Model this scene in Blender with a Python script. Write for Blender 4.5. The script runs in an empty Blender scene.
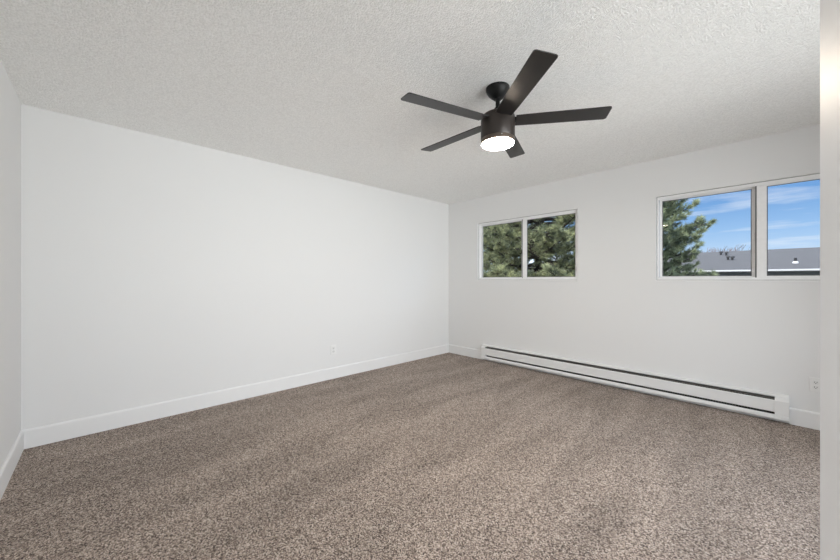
import bpy, bmesh, math, random
from mathutils import Vector, Matrix, noise
PI = math.pi
R = math.radians
sc = bpy.context.scene
COL = sc.collection

# ------------------------------------------------------------------ camera
cam_d = bpy.data.cameras.new('camera')
cam = bpy.data.objects.new('camera', cam_d)
COL.objects.link(cam)
cam.location = (0, 0, 1.2)
cam.rotation_euler = (R(90), 0, R(46.3))
cam_d.sensor_width = 36
cam_d.lens = 333 / 840 * 36
cam_d.shift_y = -0.5 / 840
cam_d.clip_start = 0.02
cam_d.clip_end = 400
sc.camera = cam

# ------------------------------------------------------------------ view
sc.view_settings.view_transform = 'Standard'
sc.view_settings.look = 'None'
sc.view_settings.gamma = 1
sc.view_settings.use_curve_mapping = False
sc.view_settings.exposure = 0.12
sc.cycles.max_bounces = 12
sc.cycles.diffuse_bounces = 7
sc.cycles.transparent_max_bounces = 12

# ------------------------------------------------------------------ sky
W = bpy.data.worlds.new('sky')
sc.world = W
W.use_nodes = True
nt = W.node_tree
nt.nodes.clear()


def wn(kind, **kw):
    n = nt.nodes.new(kind)
    for k, v in kw.items():
        setattr(n, k, v)
    return n


SKY_STRENGTH = 1.0
geo = wn('ShaderNodeTexCoord')
sep = wn('ShaderNodeSeparateXYZ')
nt.links.new(geo.outputs['Generated'], sep.inputs[0])
ramp = wn('ShaderNodeValToRGB')
e = ramp.color_ramp.elements
e[0].position = 0.0
e[0].color = (0.60, 0.74, 0.92, 1)
e[1].position = 0.30
e[1].color = (1.7, 2.0, 2.5, 1)
for p, c in ((0.055, (0.50, 0.68, 0.91, 1)), (0.11, (0.32, 0.53, 0.84, 1)), (0.18, (0.165, 0.36, 0.71, 1)), (0.215, (0.24, 0.45, 0.80, 1))):
    q = e.new(p)
    q.color = c
nt.links.new(sep.outputs['Z'], ramp.inputs[0])
mp = wn('ShaderNodeMapping')
mp.inputs['Scale'].default_value = (3.2, 3.2, 26)
mp.inputs['Location'].default_value = (0.35, 0.2, 0.1)
nt.links.new(geo.outputs['Generated'], mp.inputs[0])
nz = wn('ShaderNodeTexNoise')
nz.inputs['Scale'].default_value = 1.6
nz.inputs['Detail'].default_value = 6
nz.inputs['Roughness'].default_value = 0.55
nt.links.new(mp.outputs[0], nz.inputs['Vector'])
cr = wn('ShaderNodeValToRGB')
cr.color_ramp.elements[0].position = 0.47
cr.color_ramp.elements[0].color = (0, 0, 0, 1)
cr.color_ramp.elements[1].position = 0.72
cr.color_ramp.elements[1].color = (1, 1, 1, 1)
nt.links.new(nz.outputs['Fac'], cr.inputs[0])
mul = wn('ShaderNodeMath', operation='MULTIPLY')
mul.inputs[1].default_value = 0.75
nt.links.new(cr.outputs[0], mul.inputs[0])
mixc = wn('ShaderNodeMixRGB')
mixc.inputs[2].default_value = (0.80, 0.86, 0.95, 1)
nt.links.new(mul.outputs[0], mixc.inputs[0])
nt.links.new(ramp.outputs[0], mixc.inputs[1])
bg = wn('ShaderNodeBackground')
bg.inputs['Strength'].default_value = SKY_STRENGTH
nt.links.new(mixc.outputs[0], bg.inputs['Color'])
wo = wn('ShaderNodeOutputWorld')
nt.links.new(bg.outputs[0], wo.inputs[0])


# ------------------------------------------------------------------ lights
def light(name, kind, loc, rot, energy, color, **kw):
    d = bpy.data.lights.new(name, kind)
    d.energy = energy
    d.color = color
    for k, v in kw.items():
        setattr(d, k, v)
    o = bpy.data.objects.new(name, d)
    o.location = loc
    o.rotation_euler = rot
    COL.objects.link(o)
    return o


# the sun stands behind the house and lights the trees and the roof beyond the windows
light('sun', 'SUN', (0, -20, 20), (R(52), 0, R(-22)), 5.2, (1.0, 0.95, 0.86), angle=R(0.6))
# added fill lamp, shining in through the added window in the unseen right wall
light('side_fill_lamp', 'AREA', (3.9, 1.4, 0.75), (0, R(90), R(-4)), 345, (0.95, 0.975, 1.0),
      shape='RECTANGLE', size=3.3, size_y=5.4, spread=R(155))
# light thrown up through the two windows by the sunlit ground beyond the shade of the house
light('ground_bounce', 'AREA', (-1.2, 11.5, -0.95), (R(-112), 0, 0), 120, (1.0, 0.98, 0.94),
      shape='RECTANGLE', size=10, size_y=3.2, spread=R(70))
# added fill lamp under the ceiling of the unseen hall behind the camera
light('hall_fill_lamp', 'AREA', (-0.15, -1.15, 2.40), (0, 0, 0), 26, (0.93, 0.96, 1.0),
      shape='RECTANGLE', size=1.6, size_y=0.9)
FAN_GLOW = 128.0


# ------------------------------------------------------------------ materials
def mat(name, color, rough=0.6, metallic=0.0, spec=0.5, noise_scale=None, noise_amt=0.0,
        bump_scale=None, bump=0.0, bump_dist=0.002, detail=4, emission=None, estr=0.0, coat=0.0):
    m = bpy.data.materials.new(name)
    m.use_nodes = True
    t = m.node_tree
    b = t.nodes['Principled BSDF']
    b.inputs['Base Color'].default_value = (*color, 1)
    b.inputs['Roughness'].default_value = rough
    b.inputs['Metallic'].default_value = metallic
    b.inputs['Specular IOR Level'].default_value = spec
    b.inputs['Coat Weight'].default_value = coat
    if emission:
        b.inputs['Emission Color'].default_value = (*emission, 1)
        b.inputs['Emission Strength'].default_value = estr
    tc = t.nodes.new('ShaderNodeTexCoord')
    if noise_scale:
        n = t.nodes.new('ShaderNodeTexNoise')
        n.inputs['Scale'].default_value = noise_scale
        n.inputs['Detail'].default_value = detail
        t.links.new(tc.outputs['Object'], n.inputs['Vector'])
        r = t.nodes.new('ShaderNodeValToRGB')
        r.color_ramp.elements[0].position = 0.3
        r.color_ramp.elements[1].position = 0.7
        r.color_ramp.elements[0].color = (*[c * (1 - noise_amt) for c in color], 1)
        r.color_ramp.elements[1].color = (*[min(1, c * (1 + noise_amt)) for c in color], 1)
        t.links.new(n.outputs['Fac'], r.inputs[0])
        t.links.new(r.outputs[0], b.inputs['Base Color'])
    if bump_scale:
        n = t.nodes.new('ShaderNodeTexNoise')
        n.inputs['Scale'].default_value = bump_scale
        n.inputs['Detail'].default_value = detail
        t.links.new(tc.outputs['Object'], n.inputs['Vector'])
        bp = t.nodes.new('ShaderNodeBump')
        bp.inputs['Strength'].default_value = bump
        bp.inputs['Distance'].default_value = bump_dist
        t.links.new(n.outputs['Fac'], bp.inputs['Height'])
        t.links.new(bp.outputs[0], b.inputs['Normal'])
    return m


M = {}
M['wall'] = mat('wall_paint', (0.80, 0.80, 0.795), 0.75, spec=0.3, bump_scale=160, bump=0.06, bump_dist=0.001)
M['trim'] = mat('trim_paint', (0.84, 0.84, 0.835), 0.45, spec=0.4)
M['door'] = mat('door_paint', (0.80, 0.80, 0.80), 0.36, spec=0.5, bump_scale=40, bump=0.02)
M['frame'] = mat('white_window_frame', (0.90, 0.90, 0.90), 0.4, noise_scale=30, noise_amt=0.02)
M['track'] = mat('grey_window_gasket', (0.16, 0.16, 0.165), 0.6, noise_scale=30, noise_amt=0.05)
M['gap_shadow'] = mat('painted_gap_shadow', (0.30, 0.30, 0.295), 0.7, noise_scale=30, noise_amt=0.05)  # shadow tone for the gap round the window frames
M['latch_dark'] = mat('dark_latch', (0.03, 0.03, 0.03), 0.5, noise_scale=30, noise_amt=0.05)
M['heater'] = mat('heater_enamel', (0.82, 0.82, 0.81), 0.42, noise_scale=12, noise_amt=0.01)
M['slot'] = mat('dark_heater_slot', (0.045, 0.043, 0.04), 0.7, noise_scale=60, noise_amt=0.2)
M['fin'] = mat('heater_fin_metal', (0.16, 0.155, 0.145), 0.5, metallic=0.5, noise_scale=60, noise_amt=0.1)
M['plate'] = mat('outlet_plate', (0.83, 0.83, 0.82), 0.4, noise_scale=20, noise_amt=0.01)
M['plate_face'] = mat('outlet_face', (0.78, 0.78, 0.77), 0.4, noise_scale=20, noise_amt=0.01)
M['hole'] = mat('outlet_hole', (0.01, 0.01, 0.01), 0.8, noise_scale=20, noise_amt=0.1)
M['bronze'] = mat('dark_bronze', (0.042, 0.034, 0.030), 0.34, metallic=0.35, spec=0.5, noise_scale=9, noise_amt=0.12)
M['blade'] = mat('dark_blade', (0.018, 0.016, 0.0155), 0.32, spec=0.42, noise_scale=6, noise_amt=0.15)
M['black'] = mat('black_canopy', (0.008, 0.008, 0.008), 0.42, spec=0.25, noise_scale=9, noise_amt=0.1)
M['lightring'] = mat('light_kit_ring', (0.16, 0.125, 0.10), 0.36, metallic=0.6, noise_scale=9, noise_amt=0.1)
M['glow'] = mat('lit_frosted_glass', (0.85, 0.84, 0.82), 0.5, emission=(1.0, 0.85, 0.68), estr=FAN_GLOW)
M['steel'] = mat('satin_nickel', (0.55, 0.54, 0.52), 0.3, metallic=1.0, noise_scale=20, noise_amt=0.04)
M['hall'] = mat('hall_paint', (0.78, 0.78, 0.77), 0.8, noise_scale=3, noise_amt=0.01)
M['soil'] = mat('dry_ground', (0.12, 0.11, 0.085), 0.95, noise_scale=1.5, noise_amt=0.35, detail=8)
M['stucco'] = mat('house_stucco', (0.20, 0.225, 0.25), 0.9, noise_scale=4, noise_amt=0.08)
M['fascia'] = mat('white_gutter', (0.42, 0.43, 0.45), 0.5, noise_scale=4, noise_amt=0.03)
M['vent'] = mat('black_roof_vent', (0.015, 0.015, 0.017), 0.6, noise_scale=14, noise_amt=0.1)
M['pipe'] = mat('pale_vent_base', (0.55, 0.55, 0.56), 0.5, noise_scale=14, noise_amt=0.05)
M['brick'] = mat('red_brick', (0.30, 0.13, 0.10), 0.9, noise_scale=9, noise_amt=0.25)
M['whitewall'] = mat('pale_siding', (0.45, 0.48, 0.52), 0.8, noise_scale=5, noise_amt=0.05)
M['bark'] = mat('pine_bark', (0.050, 0.040, 0.033), 0.95, noise_scale=14, noise_amt=0.5, detail=8)
M['twig'] = mat('bare_twig_bark', (0.20, 0.17, 0.18), 0.9, noise_scale=14, noise_amt=0.2)


def ceiling_material():
    m = bpy.data.materials.new('popcorn_ceiling')
    m.use_nodes = True
    t = m.node_tree
    b = t.nodes['Principled BSDF']
    b.inputs['Base Color'].default_value = (0.80, 0.80, 0.785, 1)
    b.inputs['Roughness'].default_value = 0.95
    b.inputs['Specular IOR Level'].default_value = 0.1
    tc = t.nodes.new('ShaderNodeTexCoord')
    n1 = t.nodes.new('ShaderNodeTexNoise')
    n1.inputs['Scale'].default_value = 105
    n1.inputs['Detail'].default_value = 3
    n1.inputs['Roughness'].default_value = 0.6
    v = t.nodes.new('ShaderNodeTexVoronoi')
    v.inputs['Scale'].default_value = 130
    v.inputs['Randomness'].default_value = 1
    t.links.new(tc.outputs['Object'], n1.inputs['Vector'])
    t.links.new(tc.outputs['Object'], v.inputs['Vector'])
    inv = t.nodes.new('ShaderNodeMath')
    inv.operation = 'MULTIPLY_ADD'
    inv.inputs[1].default_value = -0.9
    t.links.new(v.outputs['Distance'], inv.inputs[0])
    t.links.new(n1.outputs['Fac'], inv.inputs[2])
    bp = t.nodes.new('ShaderNodeBump')
    sp = t.nodes.new('ShaderNodeSeparateColor')
    t.links.new(v.outputs['Color'], sp.inputs[0])
    cr_ = t.nodes.new('ShaderNodeValToRGB')
    cr_.color_ramp.elements[0].color = (0.86, 0.86, 0.845, 1)  # random cell tones painted in for the shade among popcorn grains
    cr_.color_ramp.elements[1].color = (0.99, 0.99, 0.975, 1)
    t.links.new(sp.outputs[0], cr_.inputs[0])
    t.links.new(cr_.outputs[0], b.inputs['Base Color'])
    bp.inputs['Strength'].default_value = 0.5
    bp.inputs['Distance'].default_value = 0.008
    t.links.new(inv.outputs[0], bp.inputs['Height'])
    t.links.new(bp.outputs[0], b.inputs['Normal'])
    return m


def carpet_material():
    m = bpy.data.materials.new('speckled_carpet')
    m.use_nodes = True
    t = m.node_tree
    L = t.links.new
    b = t.nodes['Principled BSDF']
    b.inputs['Roughness'].default_value = 1.0
    b.inputs['Specular IOR Level'].default_value = 0.05
    b.inputs['Sheen Weight'].default_value = 0.08
    tc = t.nodes.new('ShaderNodeTexCoord')
    v = t.nodes.new('ShaderNodeTexVoronoi')
    v.inputs['Scale'].default_value = 200
    L(tc.outputs['Object'], v.inputs['Vector'])
    sepc = t.nodes.new('ShaderNodeSeparateColor')
    L(v.outputs['Color'], sepc.inputs[0])
    r = t.nodes.new('ShaderNodeValToRGB')
    r.color_ramp.interpolation = 'LINEAR'
    el = r.color_ramp.elements
    el[0].position = 0.0
    el[0].color = (0.075, 0.058, 0.053, 1)
    el[1].position = 1.0
    el[1].color = (0.70, 0.61, 0.54, 1)
    for p, c in ((0.22, (0.158, 0.122, 0.103, 1)), (0.5, (0.342, 0.275, 0.232, 1)), (0.8, (0.53, 0.44, 0.375, 1))):
        q = el.new(p)
        q.color = c
    L(sepc.outputs[0], r.inputs[0])
    # broad vacuum strokes: pile brushed one way or the other
    mpn = t.nodes.new('ShaderNodeMapping')
    mpn.inputs['Rotation'].default_value = (0, 0, R(8))
    mpn.inputs['Scale'].default_value = (2.9, 0.55, 1)
    L(tc.outputs['Object'], mpn.inputs[0])
    n2 = t.nodes.new('ShaderNodeTexNoise')
    n2.inputs['Scale'].default_value = 1.5
    n2.inputs['Detail'].default_value = 3
    n2.inputs['Distortion'].default_value = 0.4
    L(mpn.outputs[0], n2.inputs['Vector'])
    mr = t.nodes.new('ShaderNodeMapRange')
    mr.inputs['From Min'].default_value = 0.36
    mr.inputs['From Max'].default_value = 0.64
    mr.inputs['To Min'].default_value = 0.80
    mr.inputs['To Max'].default_value = 1.05
    L(n2.outputs['Fac'], mr.inputs['Value'])
    mx = t.nodes.new('ShaderNodeMixRGB')
    mx.blend_type = 'MULTIPLY'
    mx.inputs[0].default_value = 1
    L(r.outputs[0], mx.inputs[1])
    L(mr.outputs[0], mx.inputs[2])
    L(mx.outputs[0], b.inputs['Base Color'])
    n3 = t.nodes.new('ShaderNodeTexNoise')
    n3.inputs['Scale'].default_value = 120
    n3.inputs['Detail'].default_value = 3
    L(tc.outputs['Object'], n3.inputs['Vector'])
    bp = t.nodes.new('ShaderNodeBump')
    bp.inputs['Strength'].default_value = 0.7
    bp.inputs['Distance'].default_value = 0.010
    L(n3.outputs['Fac'], bp.inputs['Height'])
    L(bp.outputs[0], b.inputs['Normal'])
    return m


def glass_material():
    m = bpy.data.materials.new('window_glass')
    m.use_nodes = True
    t = m.node_tree
    t.nodes.clear()
    o = t.nodes.new('ShaderNodeOutputMaterial')
    tr = t.nodes.new('ShaderNodeBsdfTransparent')
    tr.inputs[0].default_value = (0.97, 0.98, 0.98, 1)
    gl = t.nodes.new('ShaderNodeBsdfGlossy')
    gl.inputs['Roughness'].default_value = 0.02
    fr = t.nodes.new('ShaderNodeFresnel')
    fr.inputs['IOR'].default_value = 1.12
    mx = t.nodes.new('ShaderNodeMixShader')
    t.links.new(fr.outputs[0], mx.inputs[0])
    t.links.new(tr.outputs[0], mx.inputs[1])
    t.links.new(gl.outputs[0], mx.inputs[2])
    t.links.new(mx.outputs[0], o.inputs[0])
    return m


def needle_material(name, dark, light_):
    m = bpy.data.materials.new(name)
    m.use_nodes = True
    t = m.node_tree
    b = t.nodes['Principled BSDF']
    b.inputs['Roughness'].default_value = 0.55
    b.inputs['Specular IOR Level'].default_value = 0.3
    tc = t.nodes.new('ShaderNodeTexCoord')
    n = t.nodes.new('ShaderNodeTexNoise')
    n.inputs['Scale'].default_value = 4.5
    n.inputs['Detail'].default_value = 5
    t.links.new(tc.outputs['Object'], n.inputs['Vector'])
    r = t.nodes.new('ShaderNodeValToRGB')
    r.color_ramp.elements[0].position = 0.36
    r.color_ramp.elements[0].color = (*dark, 1)
    r.color_ramp.elements[1].position = 0.62
    r.color_ramp.elements[1].color = (*light_, 1)
    t.links.new(n.outputs['Fac'], r.inputs[0])
    t.links.new(r.outputs[0], b.inputs['Base Color'])
    return m


def shingle_material():
    m = bpy.data.materials.new('grey_shingles')
    m.use_nodes = True
    t = m.node_tree
    b = t.nodes['Principled BSDF']
    b.inputs['Roughness'].default_value = 0.95
    tc = t.nodes.new('ShaderNodeTexCoord')
    br = t.nodes.new('ShaderNodeTexBrick')
    br.inputs['Scale'].default_value = 1.0
    br.inputs['Brick Width'].default_value = 0.3
    br.inputs['Row Height'].default_value = 0.14
    br.inputs['Mortar Size'].default_value = 0.004
    br.inputs['Color1'].default_value = (0.086, 0.082, 0.085, 1)
    br.inputs['Color2'].default_value = (0.070, 0.067, 0.070, 1)
    br.inputs['Mortar'].default_value = (0.055, 0.055, 0.06, 1)
    t.links.new(tc.outputs['Object'], br.inputs['Vector'])
    t.links.new(br.outputs['Color'], b.inputs['Base Color'])
    return m


M['ceiling'] = ceiling_material()
M['carpet'] = carpet_material()
M['glass'] = glass_material()
M['needle'] = needle_material('pine_needles', (0.08, 0.10, 0.06), (0.42, 0.44, 0.24))
M['needle_blue'] = needle_material('dense_pine_needles', (0.09, 0.12, 0.08), (0.38, 0.43, 0.26))
M['shingle'] = shingle_material()


# ------------------------------------------------------------------ helpers
def link(o, parent=None):
    COL.objects.link(o)
    if parent:
        o.parent = parent
    return o


def obj(name, bm, m, parent=None, smooth=False, bevel=0.0, seg=2):
    me = bpy.data.meshes.new(name)
    bmesh.ops.recalc_face_normals(bm, faces=bm.faces)
    bm.to_mesh(me)
    bm.free()
    for x in (m if isinstance(m, (list, tuple)) else [m]):
        me.materials.append(x)
    if smooth:
        for p in me.polygons:
            p.use_smooth = True
    o = bpy.data.objects.new(name, me)
    link(o, parent)
    if bevel:
        md = o.modifiers.new('bevel', 'BEVEL')
        md.width = bevel
        md.segments = seg
        md.limit_method = 'ANGLE'
    if smooth:
        md = o.modifiers.new('edges', 'EDGE_SPLIT')
        md.split_angle = R(40)
    return o


def struct(name, bm, m, parent=None, **kw):
    o = obj(name, bm, m, parent, **kw)
    if not parent:
        o['kind'] = 'structure'
    return o


def thing(name, label, cat, loc=(0, 0, 0), rotz=0, group=None):
    o = bpy.data.objects.new(name, None)
    COL.objects.link(o)
    o.location = loc
    o.rotation_euler = (0, 0, rotz)
    o.empty_display_size = 0.05
    o['label'] = label
    o['category'] = cat
    if group:
        o['group'] = group
    return o


def box(bm, x0, x1, y0, y1, z0, z1, mi=0):
    vs = [bm.verts.new(p) for p in ((x0, y0, z0), (x1, y0, z0), (x1, y1, z0), (x0, y1, z0),
                                    (x0, y0, z1), (x1, y0, z1), (x1, y1, z1), (x0, y1, z1))]
    for f in ((0, 3, 2, 1), (4, 5, 6, 7), (0, 1, 5, 4), (1, 2, 6, 5), (2, 3, 7, 6), (3, 0, 4, 7)):
        bm.faces.new([vs[i] for i in f]).material_index = mi
    return vs


def boxes(*bs):
    bm = bmesh.new()
    for b in bs:
        box(bm, *b)
    return bm


def lathe(bm, prof, n=40, cx=0.0, cy=0.0, mi=0):
    rings = []
    for r, z in prof:
        if r < 1e-6:
            rings.append([bm.verts.new((cx, cy, z))])
        else:
            rings.append([bm.verts.new((cx + r * math.cos(2 * PI * k / n), cy + r * math.sin(2 * PI * k / n), z)) for k in range(n)])
    for a, b in zip(rings, rings[1:]):
        for k in range(n):
            k2 = (k + 1) % n
            if len(a) == 1 and len(b) == 1:
                continue
            if len(a) == 1:
                f = bm.faces.new((a[0], b[k], b[k2]))
            elif len(b) == 1:
                f = bm.faces.new((a[k], a[k2], b[0]))
            else:
                f = bm.faces.new((a[k], a[k2], b[k2], b[k]))
            f.material_index = mi


def extrude_profile(bm, pts, axis, a0, a1):
    """A closed 2-D profile (u, z) swept along x or y from a0 to a1."""
    def P(u, z, a):
        return (a, u, z) if axis == 'x' else (u, a, z)
    A = [bm.verts.new(P(u, z, a0)) for u, z in pts]
    B = [bm.verts.new(P(u, z, a1)) for u, z in pts]
    n = len(pts)
    bm.faces.new(A)
    bm.faces.new(B[::-1])
    for k in range(n):
        bm.faces.new((A[k], B[k], B[(k + 1) % n], A[(k + 1) % n]))


def tube(bm, pts, radii, n=6):
    rings = []
    up = Vector((0, 0, 1))
    for i, p in enumerate(pts):
        p = Vector(p)
        d = (Vector(pts[min(i + 1, len(pts) - 1)]) - Vector(pts[max(i - 1, 0)])).normalized()
        a = d.cross(up)
        if a.length < 0.05:
            a = d.cross(Vector((1, 0, 0)))
        a.normalize()
        b = d.cross(a)
        rings.append([bm.verts.new(p + (a * math.cos(2 * PI * k / n) + b * math.sin(2 * PI * k / n)) * radii[i]) for k in range(n)])
    for A, B in zip(rings, rings[1:]):
        for k in range(n):
            bm.faces.new((A[k], A[(k + 1) % n], B[(k + 1) % n], B[k]))
    bm.faces.new(rings[0][::-1])
    bm.faces.new(rings[-1])


# ------------------------------------------------------------------ room shell
XL, XR = -3.647, 1.25         # long blank wall, wall behind the open door
YN, YF = -0.412, 4.141        # doorway wall, window wall
ZC = 2.44
T = 0.14
WZ0, WZ1 = 1.19, 2.055
W1 = (-3.065, -1.589)
W2 = (-0.803, 0.675)
DX0, DX1, DZ = -0.522, 0.252, 2.05   # doorway
SY0, SY1, SZ0, SZ1 = 0.35, 3.0, 0.06, 2.08   # added side opening for the fill lamp

struct('floor', boxes((XL - T, XR + T, YN - T, YF + T, -0.12, 0.0)), M['carpet'])
struct('ceiling', boxes((XL - T, XR + T, YN - T, YF + T, ZC, ZC + 0.2)), M['ceiling'])
struct('wall_left', boxes((XL - T, XL, YN, YF, 0, ZC)), M['wall'])
struct('wall_window_side', boxes(
    (XL - T, W1[0], YF, YF + T, 0, ZC), (W1[0], W1[1], YF, YF + T, 0, WZ0), (W1[0], W1[1], YF, YF + T, WZ1, ZC),
    (W1[1], W2[0], YF, YF + T, 0, ZC), (W2[0], W2[1], YF, YF + T, 0, WZ0), (W2[0], W2[1], YF, YF + T, WZ1, ZC),
    (W2[1], XR + T, YF, YF + T, 0, ZC)), M['wall'])
struct('wall_near', boxes((XL - T, DX0, YN - T, YN, 0, ZC), (DX0, DX1, YN - T, YN, DZ, ZC), (DX1, XR + T, YN - T, YN, 0, ZC)), M['wall'])
struct('wall_right', boxes((XR, XR + T, YN, SY0, 0, ZC), (XR, XR + T, SY1, YF, 0, ZC),
                           (XR, XR + T, SY0, SY1, 0, SZ0), (XR, XR + T, SY0, SY1, SZ1, ZC)), M['wall'])
# unseen hall, added behind the doorway to help light the room
struct('wall_hall', boxes((-1.3, -1.2, -1.85, YN - T, 0, ZC), (1.1, 1.2, -1.85, YN - T, 0, ZC), (-1.3, 1.2, -1.95, -1.85, 0, ZC)), M['hall'])
struct('floor_hall', boxes((-1.3, 1.2, -1.95, YN - T, -0.12, 0.0)), M['carpet'])
struct('ceiling_hall', boxes((-1.3, 1.2, -1.95, YN - T, ZC, ZC + 0.1)), M['wall'])


def baseboard(name, axis, wallpos, sgn, a0, a1):
    h, t = 0.135, 0.014
    bm = bmesh.new()
    pr = [(0, 0), (t, 0), (t, h - 0.012), (t * 0.75, h - 0.004), (t * 0.4, h), (0, h)]
    extrude_profile(bm, [(wallpos + sgn * u, z) for u, z in pr], axis, a0, a1)
    return struct(name, bm, M['trim'])


baseboard('baseboard_left', 'y', XL, 1, YN, YF)
baseboard('baseboard_near', 'x', YN, 1, XL + 0.014, DX0 - 0.065)
HX0, HX1 = -2.955, 0.118      # heater span
baseboard('baseboard_window_side', 'x', YF, -1, XL + 0.014, HX0 - 0.002)
baseboard('baseboard_window_side_right', 'x', YF, -1, HX1 + 0.002, XR)
baseboard('baseboard_right', 'y', XR, -1, YN + 0.02, YF - 0.014)

# door casing round the doorway
struct('trim_doorway', boxes((DX0 - 0.06, DX0, YN, YN + 0.014, 0, DZ + 0.06), (DX1, DX1 + 0.06, YN, YN + 0.014, 0, DZ + 0.06),
                             (DX0, DX1, YN, YN + 0.014, DZ, DZ + 0.06),
                             (DX0, DX0 + 0.012, YN - T, YN, 0, DZ), (DX1 - 0.004, DX1, YN - T, YN, 0, DZ)), M['trim'], bevel=0.003)

# the open door leaf: hinged at the right jamb, opened into the room beside the camera
door = bpy.data.objects.new('door_1', None)
door['kind'] = 'structure'
door.location = (0.248, YN + 0.022, 0)
door.rotation_euler = (0, 0, R(90 + 17.755))
COL.objects.link(door)
DW = 0.744
bm = bmesh.new()
box(bm, 0, DW, -0.035, 0.0, 0.012, 2.03)
obj('door_leaf', bm, M['door'], door, bevel=0.002)
for z in (0.28, 1.02, 1.78):
    bm = bmesh.new()
    lathe(bm, [(0.0, z - 0.045), (0.006, z - 0.045), (0.006, z + 0.045), (0.0, z + 0.045)], 12, -0.004, -0.041)
    obj('hinge', bm, M['steel'], door)
for s in (0, 1):
    bm = bmesh.new()
    lathe(bm, [(0.0, 0.0), (0.031, 0.0), (0.031, 0.006), (0.012, 0.012), (0.011, 0.030), (0.024, 0.042), (0.027, 0.054), (0.022, 0.064), (0.0, 0.067)], 28)
    for v in bm.verts:
        x, y, z = v.co
        v.co = (DW - 0.065 + x, (z + 0.0) if s else (-0.035 - z), 0.95 + y)
    obj('door_knob', bm, M['steel'], door, smooth=True)


# ------------------------------------------------------------------ windows
def slider_window(name, x0, x1, latch_m):
    """White aluminium slider set back in a drywall opening: outer frame, two sashes on two tracks."""
    root = bpy.data.objects.new(name, None)
    root['kind'] = 'structure'
    root.location = ((x0 + x1) / 2, YF, WZ0)
    COL.objects.link(root)
    w = (x1 - x0) / 2
    h = WZ1 - WZ0
    fy0, fy1 = 0.030, 0.118
    f = 0.016
    bm = bmesh.new()
    box(bm, -w, -w + f, fy0, fy1, 0, h)
    box(bm, w - f, w, fy0, fy1, 0, h)
    box(bm, -w + f, w - f, fy0, fy1, 0, f)
    box(bm, -w + f, w - f, fy0, fy1, h - f, h)
    obj('window_frame', bm, M['frame'], root, bevel=0.0015)
    bm = bmesh.new()
    k = 0.004
    for q in ((-w, -w + k, 0, h), (w - k, w, 0, h), (-w + k, w - k, 0.003, 0.003 + k), (-w + k, w - k, h - k, h)):
        box(bm, q[0], q[1], fy0 - 0.0015, fy0 + 0.001, q[2], q[3])
    obj('gap_shadow_rim', bm, M['gap_shadow'], root)  # thin grey rim painting the gap shadow between frame and reveal
    # head and bottom guides between the tracks
    bm = bmesh.new()
    for y in (0.034, 0.066, 0.100):
        box(bm, -w + f, w - f, y, y + 0.005, f, f + 0.012)
        box(bm, -w + f, w - f, y, y + 0.005, h - f - 0.014, h - f)
    obj('track', bm, M['frame'], root)
    bm = bmesh.new()
    box(bm, -w + f, w - f, fy0 + 0.006, fy1 - 0.004, h - f - 0.002, h - f - 0.0005)
    obj('track_gasket', bm, M['track'], root)

    def sash(a, b, y0, y1, st0, st1):
        z0, z1 = f + 0.004, h - f - 0.004
        rail = 0.022
        bm = bmesh.new()
        box(bm, a, a + st0, y0, y1, z0, z1)
        box(bm, b - st1, b, y0, y1, z0, z1)
        box(bm, a + st0, b - st1, y0, y1, z0, z0 + rail)
        box(bm, a + st0, b - st1, y0, y1, z1 - rail, z1)
        s = obj('sash', bm, M['frame'], root, bevel=0.0015)
        ym = (y0 + y1) / 2
        bm = bmesh.new()
        box(bm, a + st0, b - st1, ym - 0.002, ym + 0.002, z0 + rail, z1 - rail)
        obj('pane', bm, M['glass'], s)
        g = 0.006
        bm = bmesh.new()
        A, B, C, D = a + st0, b - st1, z0 + rail, z1 - rail
        for q in ((A, A + g, C, D), (B - g, B, C, D), (A + g, B - g, C, C + g), (A + g, B - g, D - g, D)):
            box(bm, q[0], q[1], ym - 0.007, ym - 0.0025, q[2], q[3])
        obj('glazing_bead', bm, M['track'], s)
        return s
    s1 = sash(-w + f + 0.003, 0.020, 0.074, 0.096, 0.020, 0.060)      # outer track, left
    s2 = sash(-0.008, w - f - 0.003, 0.042, 0.064, 0.062, 0.022)      # inner track, right
    # dark weather strip where the sashes meet, and the latch on the stile
    bm = bmesh.new()
    box(bm, -0.018, -0.0085, 0.046, 0.0738, f + 0.006, h - f - 0.006)
    obj('weather_strip', bm, M['track'], root)
    bm = bmesh.new()
    zc = h * 0.46
    box(bm, -0.034, -0.021, 0.062, 0.074, zc - 0.030, zc + 0.030)
    box(bm, -0.031, -0.024, 0.052, 0.062, zc - 0.012, zc + 0.020)
    obj('latch', bm, latch_m, s1, bevel=0.002)
    # slim painted sill inside the reveal
    bm = bmesh.new()
    box(bm, -w, w, -0.006, 0.030, -0.012, 0.004)
    obj('window_sill', bm, M['trim'], root, bevel=0.002)
    return root


slider_window('window_1', *W1, M['latch_dark'])
slider_window('window_2', *W2, M['frame'])

# unseen side window behind the open door, added to let fill light in
root = bpy.data.objects.new('added_side_window', None)
root['kind'] = 'structure'
root.location = (XR, (SY0 + SY1) / 2, SZ0)
COL.objects.link(root)
hw, hh = (SY1 - SY0) / 2, SZ1 - SZ0
bm = bmesh.new()
for (a, b, c, d) in ((-hw, -hw + 0.05, 0, hh), (hw - 0.05, hw, 0, hh), (-hw + 0.05, hw - 0.05, 0, 0.05),
                     (-hw + 0.05, hw - 0.05, hh - 0.05, hh), (-0.03, 0.03, 0.05, hh - 0.05)):
    box(bm, 0.05, 0.11, a, b, c, d)
obj('window_frame', bm, M['frame'], root, bevel=0.002)
bm = bmesh.new()
for a, b in ((-hw + 0.05, -0.03), (0.03, hw - 0.05)):
    box(bm, 0.078, 0.082, a, b, 0.05, hh - 0.05)
obj('pane', bm, M['glass'], root)

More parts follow.
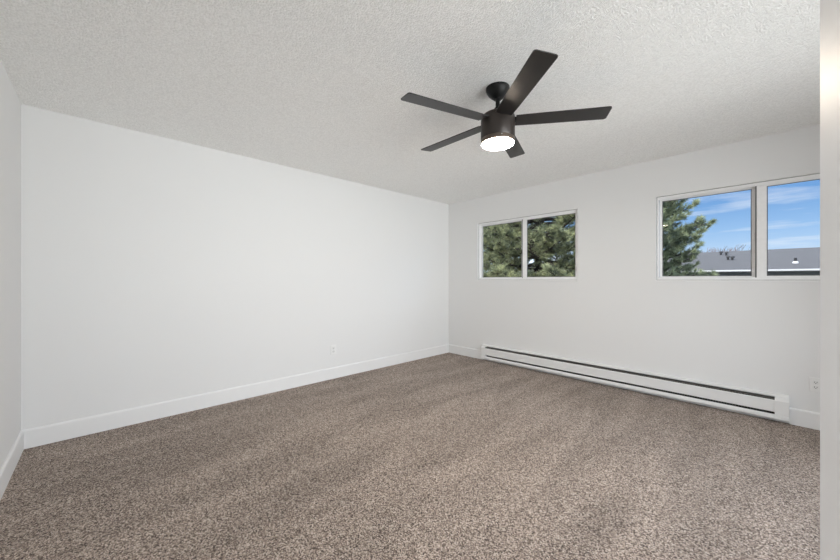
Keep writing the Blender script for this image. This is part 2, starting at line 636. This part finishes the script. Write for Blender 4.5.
# ------------------------------------------------------------------ baseboard heater
ht = thing('baseboard_heater', 'long low white electric baseboard heater on the carpet under both windows', 'heater', (HX0, YF, 0))
L = HX1 - HX0
c0, c1 = 0.070, 0.082          # left and right end caps
bm = bmesh.new()
# back plate with the rolled top
extrude_profile(bm, [(0, 0.012), (-0.004, 0.012), (-0.004, 0.196), (-0.020, 0.207), (-0.040, 0.212), (-0.046, 0.218),
                     (-0.030, 0.228), (-0.010, 0.232), (0, 0.232)], 'x', c0, L - c1)
obj('back_plate', bm, M['heater'], ht)
bm = bmesh.new()
# front cover
extrude_profile(bm, [(-0.052, 0.092), (-0.058, 0.088), (-0.060, 0.093), (-0.059, 0.183), (-0.055, 0.189), (-0.051, 0.186), (-0.055, 0.180)],
                'x', c0, L - c1)
obj('front_cover', bm, M['heater'], ht)
bm = bmesh.new()
# bottom lip, curled forward
extrude_profile(bm, [(-0.004, 0.026), (-0.052, 0.026), (-0.062, 0.031), (-0.0655, 0.037), (-0.0640, 0.055), (-0.059, 0.067), (-0.055, 0.069), (-0.052, 0.065),
                     (-0.058, 0.055), (-0.058, 0.044), (-0.046, 0.036), (-0.004, 0.032)], 'x', c0, L - c1)
obj('bottom_lip', bm, M['heater'], ht)
bm = bmesh.new()
extrude_profile(bm, [(-0.005, 0.036), (-0.012, 0.036), (-0.012, 0.205), (-0.005, 0.205)], 'x', c0, L - c1)
obj('inner_liner', bm, M['slot'], ht)
bm = bmesh.new()
n = 0
x = c0 + 0.02
while x < L - c1 - 0.02:
    box(bm, x, x + 0.0016, -0.050, -0.013, 0.070, 0.200)
    x += 0.019
tube(bm, [(c0, -0.03, 0.125), (L - c1, -0.03, 0.125)], [0.008, 0.008], 8)
o = obj('heating_fins', bm, M['fin'], ht)
bm = bmesh.new()
extrude_profile(bm, [(-0.038, 0.2030), (-0.040, 0.2030), (-0.0545, 0.1975), (-0.0535, 0.1958), (-0.040, 0.2010)], 'x', c0, L - c1)
obj('outlet_louver', bm, M['fin'], ht)


def end_cap(a, b):
    bm = bmesh.new()
    extrude_profile(bm, [(0, 0.012), (-0.004, 0.024), (-0.054, 0.024), (-0.064, 0.030), (-0.067, 0.037), (-0.0655, 0.056), (-0.0625, 0.068), (-0.0625, 0.186),
                         (-0.056, 0.200), (-0.048, 0.220), (-0.030, 0.230), (-0.010, 0.234), (0, 0.234)], 'x', a, b)
    # seam above the lip
    box(bm, a + 0.002, b - 0.002, -0.0635, -0.060, 0.0665, 0.0695)
    return obj('end_cap', bm, M['heater'], ht, bevel=0.0015)


end_cap(0, c0)
end_cap(L - c1, L)


# ------------------------------------------------------------------ outlets
def outlet(label, loc, rz):
    t = thing('wall_outlet', label, 'outlet', loc, rz)      # local -y faces the room
    bm = bmesh.new()
    box(bm, -0.035, 0.035, -0.006, 0, -0.0572, 0.0572)
    obj('cover_plate', bm, M['plate'], t, bevel=0.003, seg=3)
    for s in (-1, 1):
        zc = s * 0.0195
        bm = bmesh.new()
        ring = []
        for k in range(24):
            a = 2 * PI * k / 24
            ring.append((0.0172 * math.cos(a), max(-0.0138, min(0.0138, 0.0172 * math.sin(a)))))
        A = [bm.verts.new((x, -0.0088, zc + z)) for x, z in ring]
        B = [bm.verts.new((x, -0.005, zc + z)) for x, z in ring]
        bm.faces.new(A)
        bm.faces.new(B[::-1])
        for k in range(24):
            if (Vector(A[k].co) - Vector(A[(k + 1) % 24].co)).length > 1e-6:
                bm.faces.new((A[k], B[k], B[(k + 1) % 24], A[(k + 1) % 24]))
        f = obj('receptacle', bm, M['plate_face'], t)
        bm = bmesh.new()
        box(bm, -0.0080, -0.0050, -0.0092, -0.0086, zc - 0.002, zc + 0.0070)
        box(bm, 0.0050, 0.0080, -0.0092, -0.0086, zc - 0.001, zc + 0.0065)
        lathe(bm, [(0.0, -0.0092), (0.0030, -0.0092), (0.0030, -0.0086), (0, -0.0086)], 10)
        bm.verts.ensure_lookup_table()
        for v in bm.verts[16:]:
            x, y, z = v.co
            v.co = (x, z, zc - 0.0075 + y)
        obj('slots', bm, M['hole'], f)
    bm = bmesh.new()
    lathe(bm, [(0.0, -0.0078), (0.003, -0.0074), (0.0035, -0.006), (0, -0.006)], 12)
    for v in bm.verts:
        x, y, z = v.co
        v.co = (x, z, y)
    obj('screw', bm, M['plate_face'], t)
    return t


outlet('white duplex wall outlet low on the window wall, right of the baseboard heater', (0.262, YF, 0.355), 0)
outlet('white wall outlet low on the long blank left wall, above its baseboard', (XL, 2.03, 0.348), R(90))

# ------------------------------------------------------------------ ceiling fan
FX, FY = -1.213, 1.856
fan = thing('ceiling_fan', 'dark bronze five-blade ceiling fan with a lit round white light', 'ceiling fan', (FX, FY, ZC))
Z = -ZC
bm = bmesh.new()
lathe(bm, [(0.0, 0.0), (0.075, 0.0), (0.076, -0.008), (0.072, -0.022), (0.060, -0.042), (0.044, -0.058), (0.034, -0.066), (0.028, -0.069), (0.0, -0.069)], 48)
obj('canopy', bm, M['black'], fan, smooth=True)
bm = bmesh.new()
lathe(bm, [(0.0, -0.067), (0.0285, -0.067), (0.0292, -0.070), (0.027, -0.073), (0.0, -0.073)], 32)
obj('canopy_ring', bm, M['black'], fan, smooth=True)
bm = bmesh.new()
lathe(bm, [(0.0, -0.068), (0.0135, -0.068), (0.0135, -0.15), (0.0, -0.15)], 24)
obj('downrod', bm, M['black'], fan, smooth=True)
bm = bmesh.new()
lathe(bm, [(0.0, -0.128), (0.020, -0.128), (0.024, -0.136), (0.026, -0.160), (0.040, -0.176), (0.0, -0.176)], 32)
obj('coupling_cover', bm, M['black'], fan, smooth=True)
bm = bmesh.new()
lathe(bm, [(0.0, -0.170), (0.060, -0.172), (0.096, -0.178), (0.1055, -0.188), (0.108, -0.200), (0.108, -0.328), (0.1055, -0.332), (0.0, -0.332)], 64)
obj('motor_housing', bm, M['bronze'], fan, smooth=True)
bm = bmesh.new()
lathe(bm, [(0.0, -0.331), (0.105, -0.331), (0.107, -0.334), (0.106, -0.355), (0.104, -0.360), (0.1015, -0.360), (0.1015, -0.352), (0.0, -0.352)], 64)
obj('light_ring', bm, M['lightring'], fan, smooth=True)
bm = bmesh.new()
lathe(bm, [(0.101, -0.353), (0.1005, -0.3645), (0.0975, -0.367), (0.085, -0.369), (0.055, -0.371), (0.0, -0.372)], 64)
obj('light_glass', bm, M['glow'], fan, smooth=True)
bm = bmesh.new()
lathe(bm, [(0.0, 0.0), (0.004, 0.0), (0.003, 0.003), (0, 0.004)], 12)
for v in bm.verts:
    x, y, z = v.co
    v.co = (x, -0.1068 - z, -0.340 + y)
bmesh.ops.rotate(bm, verts=bm.verts, matrix=Matrix.Rotation(R(46.3), 3, 'Z'))
obj('set_screw', bm, M['steel'], fan)


def blade_mesh():
    bm = bmesh.new()
    r0, r1 = 0.112, 0.666
    w0, w1 = 0.052, 0.0605
    c = 0.014
    out = [(r0, -w0), (r0 + 0.1, -w0 - 0.003), (r1 - c, -w1), (r1 - c * 0.3, -w1 + c * 0.3), (r1, -w1 + c), (r1, w1 - c), (r1 - c * 0.3, w1 - c * 0.3),
           (r1 - c, w1), (r0 + 0.1, w0 + 0.003), (r0, w0)]
    A = [bm.verts.new((x, y, 0.003)) for x, y in out]
    B = [bm.verts.new((x, y, -0.003)) for x, y in out]
    bm.faces.new(A)
    bm.faces.new(B[::-1])
    n = len(out)
    for k in range(n):
        bm.faces.new((A[k], B[k], B[(k + 1) % n], A[(k + 1) % n]))
    return bm


def iron_mesh():
    bm = bmesh.new()
    out = [(0.090, -0.026), (0.130, -0.030), (0.205, -0.040), (0.215, -0.030), (0.215, 0.030), (0.205, 0.040), (0.130, 0.030), (0.090, 0.026)]
    A = [bm.verts.new((x, y, 0.0085)) for x, y in out]
    B = [bm.verts.new((x, y, 0.0032)) for x, y in out]
    bm.faces.new(A)
    bm.faces.new(B[::-1])
    n = len(out)
    for k in range(n):
        bm.faces.new((A[k], B[k], B[(k + 1) % n], A[(k + 1) % n]))
    for sx in (0.17, 0.198):
        for sy in (-0.022, 0.022):
            lathe(bm, [(0.0, 0.0085), (0.005, 0.0085), (0.004, 0.0115), (0, 0.012)], 10, sx, sy)
    return bm


blade0 = iron0 = None
for k in range(5):
    a = R(36 + 72 * k + (0, 1.2, 0, 1.5, -2)[k])
    if blade0 is None:
        blade0 = obj('blade', blade_mesh(), M['blade'], fan, bevel=0.0015)
        iron0 = obj('blade_bracket', iron_mesh(), M['black'], blade0, bevel=0.001)
        b = blade0
    else:
        b = blade0.copy()
        COL.objects.link(b)
        b.parent = fan
        i = iron0.copy()
        COL.objects.link(i)
        i.parent = b
    b.location = (0, 0, -0.218)
    b.rotation_euler = (R(-9), 0, a)

# ------------------------------------------------------------------ outdoors
GZ = -1.1
bm = bmesh.new()
box(bm, -90, 90, -60, 140, GZ - 0.2, GZ)
struct('ground', bm, M['soil'])

# neighbouring long low house with a shingle roof
EY, EZ, RY, RZ = 20.0, 1.60, 26.0, 2.82
BX0, BX1 = -9.5, 20.0
nb = thing('neighbour_house', 'low house with a wide grey shingle roof and white gutter beyond the right window', 'house', (0, 23, GZ))
ox, oy, oz = 0, 23, GZ
bm = bmesh.new()
t_ = 0.10
vs = []
for x in (BX0, BX1):
    for (y, z) in ((EY, EZ), (RY, RZ), (2 * RY - EY, EZ), (2 * RY - EY, EZ - t_), (RY, RZ - t_), (EY, EZ - t_)):
        vs.append(bm.verts.new((x - ox, y - oy, z - oz)))
for k in range(6):
    bm.faces.new((vs[k], vs[(k + 1) % 6], vs[6 + (k + 1) % 6], vs[6 + k]))
bm.faces.new(vs[:6])
bm.faces.new(vs[6:][::-1])
obj('roof', bm, M['shingle'], nb)
bm = bmesh.new()
extrude_profile(bm, [(EY - 0.10 - oy, EZ + 0.02 - oz), (EY - 0.11 - oy, EZ - 0.045 - oz), (EY - 0.03 - oy, EZ - 0.08 - oz), (EY - oy, EZ - 0.08 - oz), (EY - oy, EZ + 0.02 - oz)], 'x', BX0, BX1)
obj('gutter', bm, M['fascia'], nb)
bm = bmesh.new()
box(bm, BX0 + 0.4, BX1 - 0.4, EY + 0.55 - oy, 2 * RY - EY - 0.55 - oy, 0, EZ - 0.02 - oz)
obj('wall', bm, M['stucco'], nb)
slope = (RZ - EZ) / (RY - EY)
for (x, y) in ((-1.82, 24.75), (-1.58, 24.45), (-1.42, 22.95), (-1.25, 22.85)):
    z = EZ + slope * (y - EY)
    bm = bmesh.new()
    tube(bm, [(x - ox, y - oy, z - 0.02 - oz), (x - ox, y - oy, z + 0.12 - oz)], [0.045, 0.045], 12)
    lathe(bm, [(0, z + 0.20 - oz), (0.07, z + 0.17 - oz), (0.085, z + 0.11 - oz), (0.0, z + 0.11 - oz)], 14, x - ox + 0.015, y - oy)
    obj('roof_vent', bm, M['vent'], nb)
x, y = 0.80, 21.5
z = EZ + slope * (y - EY)
bm = bmesh.new()
lathe(bm, [(0.0, z - 0.02 - oz), (0.10, z - 0.02 - oz), (0.09, z + 0.05 - oz), (0.05, z + 0.08 - oz), (0, z + 0.08 - oz)], 16, x - ox, y - oy)
vb = obj('vent_pipe', bm, M['pipe'], nb)
bm = bmesh.new()
tube(bm, [(x - ox, y - oy, z + 0.07 - oz), (x - ox, y - oy, z + 0.22 - oz)], [0.045, 0.045], 12)
obj('pipe_cap', bm, M['vent'], vb)

# house glimpsed low through the pine in the left window
dh = thing('distant_house', 'small red brick house glimpsed through the pine branches in the left window', 'house', (-13.6, 25, GZ))
bm = bmesh.new()
box(bm, -3.2, 1.6, 0, 5, 0, 2.95)
obj('wall', bm, M['brick'], dh)
bm = bmesh.new()
extrude_profile(bm, [(-0.5, 2.9), (2.5, 4.1), (5.5, 2.9), (5.5, 3.02), (2.5, 4.22), (-0.5, 3.02)], 'x', -3.5, 1.9)
obj('roof', bm, M['whitewall'], dh)
bm = bmesh.new()
box(bm, -0.6, 0.5, -0.05, 0.0, 1.2, 2.6)
obj('window_frame', bm, M['whitewall'], dh)


# ------------------------------------------------------------------ trees
class Needles:
    def __init__(self, rng):
        self.v, self.f, self.rng = [], [], rng

    def tuft(self, p, d, length, n, spread):
        rng = self.rng
        d = d.normalized()
        a = d.cross(Vector((0, 0, 1)))
        if a.length < 0.1:
            a = d.cross(Vector((1, 0, 0)))
        a.normalize()
        b = d.cross(a)
        for _ in range(n):
            th = rng.uniform(0, 2 * PI)
            ph = rng.uniform(0.15, spread)
            dr = d * math.cos(ph) + (a * math.cos(th) + b * math.sin(th)) * math.sin(ph)
            s = dr.cross(Vector((rng.uniform(-1, 1), rng.uniform(-1, 1), rng.uniform(-1, 1))))
            if s.length < 1e-3:
                continue
            s = s.normalized() * rng.uniform(0.0035, 0.006)
            o = p - d * rng.uniform(0, length * 0.9)
            q = o + dr * length * rng.uniform(0.7, 1.1)
            i = len(self.v)
            self.v += [tuple(o - s), tuple(o + s), tuple(q)]
            self.f.append((i, i + 1, i + 2))

    def build(self, name, m, parent):
        me = bpy.data.meshes.new(name)
        me.from_pydata(self.v, [], self.f)
        me.materials.append(m)
        o = bpy.data.objects.new(name, me)
        return link(o, parent)


def bough(bm, nd, rng, p0, p1, sag, r0, dens, nlen, bare=0.25):
    """One limb from the trunk to its tip, with side twigs ending in needle tufts."""
    p0, p1 = Vector(p0), Vector(p1)
    Ln = (p1 - p0).length
    pts = []
    for k in range(8):
        t = k / 7
        q = p0.lerp(p1, t)
        q.z -= sag * math.sin(PI * t)
        q += Vector((rng.uniform(-1, 1), rng.uniform(-1, 1), rng.uniform(-1, 1))) * 0.03 * Ln * math.sin(PI * t)
        pts.append(q)
    tube(bm, pts, [r0 * (1 - 0.82 * k / 7) for k in range(8)], 6)
    side = (p1 - p0).cross(Vector((0, 0, 1))).normalized()
    n = max(3, int(Ln * dens))
    for k in range(n):
        t = bare + (1 - bare) * (k + rng.random()) / n
        i = min(6, int(t * 7))
        q = pts[i].lerp(pts[i + 1], t * 7 - i)
        fw = (pts[i + 1] - pts[i]).normalized()
        sd = side * rng.choice((-1, 1)) * rng.uniform(0.3, 1.1) + fw * rng.uniform(0.3, 1.0) + Vector((0, 0, rng.uniform(-0.25, 0.75)))
        sd.normalize()
        sl = rng.uniform(0.18, 0.48) * (1.15 - 0.55 * t) * min(1.0, Ln)
        e_ = q + sd * sl
        m_ = q.lerp(e_, 0.5) + Vector((0, 0, -0.02))
        tube(bm, [q, m_, e_], [r0 * 0.22 + 0.003, r0 * 0.15 + 0.002, 0.003], 4)
        up = (sd + Vector((0, 0, 0.35))).normalized()
        nd.tuft(e_, up, nlen, 30, 1.35)
        nd.tuft(m_.lerp(e_, 0.45), sd, nlen, 22, 1.35)
        for _ in range(2):
            z_ = sd + Vector((rng.uniform(-1, 1), rng.uniform(-1, 1), rng.uniform(-0.4, 0.9))) * 0.8
            z_.normalize()
            h_ = m_ + z_ * sl * rng.uniform(0.35, 0.7)
            tube(bm, [m_, h_], [0.004, 0.0025], 3)
            nd.tuft(h_, (z_ + Vector((0, 0, 0.3))).normalized(), nlen, 26, 1.35)
    nd.tuft(p1, (pts[-1] - pts[-2]).normalized() + Vector((0, 0, 0.3)), nlen * 1.1, 40, 1.2)


def pine(label, x, y, height, r_trunk, crown0, radius, nb_, seed, m_needle, boughs=(), group='pine trees outside the windows', keep=None, nlen=0.13, dens=11):
    rng = random.Random(seed)
    root = thing('pine_tree', label, 'tree', (x, y, GZ), 0, group)
    bm = bmesh.new()
    nd = Needles(rng)
    pts, rad = [], []
    for k in range(10):
        t = k / 9
        pts.append(Vector((rng.uniform(-0.05, 0.05) * (k > 0), rng.uniform(-0.05, 0.05) * (k > 0), t * height - 0.05)))
        rad.append(r_trunk * (1 - 0.9 * t) + 0.01)
    tube(bm, pts, rad, 14)
    for k in range(nb_):
        t = (k + rng.random()) / nb_
        z = crown0 + (height - crown0 - 0.2) * t
        a = k * 2.39996 + rng.uniform(-0.4, 0.4)
        ln = radius * (0.25 + 0.75 * math.sin(PI * min(1, 0.30 + 0.70 * t)) ** 0.8) * rng.uniform(0.65, 1.08)
        p0 = Vector((0, 0, z))
        p1 = p0 + Vector((math.cos(a) * ln, math.sin(a) * ln, ln * rng.uniform(-0.05, 0.35)))
        if keep and not keep(p1.x + x, p1.y + y, p1.z + GZ):
            continue
        bough(bm, nd, rng, p0, p1, 0.10 * ln, 0.022 + 0.014 * ln, dens, nlen)
    for p0, p1 in boughs:
        a0 = Vector(p0) - Vector((x, y, GZ))
        a1 = Vector(p1) - Vector((x, y, GZ))
        bough(bm, nd, rng, a0, a1, 0.04, 0.030, dens * 1.5, nlen * 0.9, 0.15)
    obj('trunk', bm, M['bark'], root)
    nd.build('foliage', m_needle, root)
    return root


pine('tall olive-green pine with a dark trunk filling the left window', -4.32, 8.6, 7.0, 0.24, 1.55, 2.1, 130, 5, M['needle'], dens=15)
pine('darker pine set back behind the tall pine, filling its gaps in the left window', -10.0, 15.8, 8.5, 0.26, 1.3, 3.3, 130, 23, M['needle_blue'], dens=13)


# the second pine keeps left of the open sky seen in the right window
def keep_b(px, py, pz):
    return px / py < -0.150 - 0.0 * pz


def at(ratio, yy, z):
    return (ratio * yy, yy, z)


TB = (-3.29, 13.0)
B = []
for tip in ((-1.5, 13.02, 3.52), (-1.39, 13.16, 2.96), (-1.16, 13.02, 2.91), (-1.29, 12.88, 2.67), (-1.48, 13.02, 2.45), (-1.43, 12.88, 2.18), (-1.54, 13.02, 1.9), (-1.57, 13.16, 1.62), (-1.47, 12.88, 1.38), (-1.23, 13.02, 1.26), (-1.61, 13.02, 2.81), (-1.82, 13.02, 2.6), (-1.82, 12.88, 1.9), (-1.89, 12.88, 1.55), (-2.1, 12.74, 4.0), (-2.1, 12.88, 3.37), (-1.99, 13.02, 3.79), (-1.9, 13.16, 3.58), (-1.93, 12.88, 3.09), (-2.03, 12.74, 4.21), (-2.24, 12.74, 2.74), (-2.24, 12.6, 3.58), (-1.88, 13.02, 4.14), (-1.82, 12.88, 2.25)):
    st = (TB[0] + 0.45 * (tip[0] - TB[0]), TB[1], tip[2] - 0.38)
    B.append((st, tip))
for i in range(16):
    ty = 12.6 + 0.8 * ((i * 7) % 16) / 15
    tx = -ty * (0.135 + 0.028 * ((i * 5) % 16) / 15)
    tz = 0.95 + 3.3 * i / 15
    B.append(((TB[0] + 0.3 * (tx - TB[0]), TB[1], tz - 0.4), (tx, ty, tz)))
pine('dense pine standing at the left edge of the right window against the sky', TB[0], TB[1], 8.0, 0.22, 1.7, 1.7, 150, 11, M['needle_blue'], boughs=B, keep=keep_b, nlen=0.14, dens=11)


def bare_tree(label, x, y, z_top, seed):
    rng = random.Random(seed)
    bm = bmesh.new()

    def grow(p, d, ln, r, depth):
        q = p + d * ln
        tube(bm, [p, p.lerp(q, 0.5) + Vector((rng.uniform(-1, 1), rng.uniform(-1, 1), 0)) * ln * 0.05, q], [r, r * 0.85, r * 0.7], 5 if depth > 2 else 3)
        if depth == 0:
            return
        for _ in range(3 if depth > 1 else 4):
            nd_ = (d + Vector((rng.uniform(-1, 1), rng.uniform(-1, 1), rng.uniform(-0.1, 0.6))) * 0.62).normalized()
            grow(q, nd_, ln * rng.uniform(0.62, 0.82), r * 0.66, depth - 1)
    H = z_top - GZ
    grow(Vector((0, 0, -0.05)), Vector((0, 0, 1)), H * 0.32, 0.07, 5)
    zmax = max(v.co.z for v in bm.verts)
    for v in bm.verts:
        v.co.z *= H / zmax
    o = obj('bare_tree', bm, M['twig'])
    o.location = (x, y, GZ)
    o['label'] = label
    o['category'] = 'tree'
    o['group'] = 'bare trees beyond the shingle roof'
    return o


bare_tree('leafless tree nearest the dense pine, its twigs over the roof ridge', -3.8, 35, 4.0, 3)
bare_tree('middle leafless tree, its twigs over the roof ridge', -2.95, 40, 4.3, 4)
bare_tree('leafless tree furthest from the dense pine, its twigs over the roof ridge', -2.6, 45, 4.45, 8)
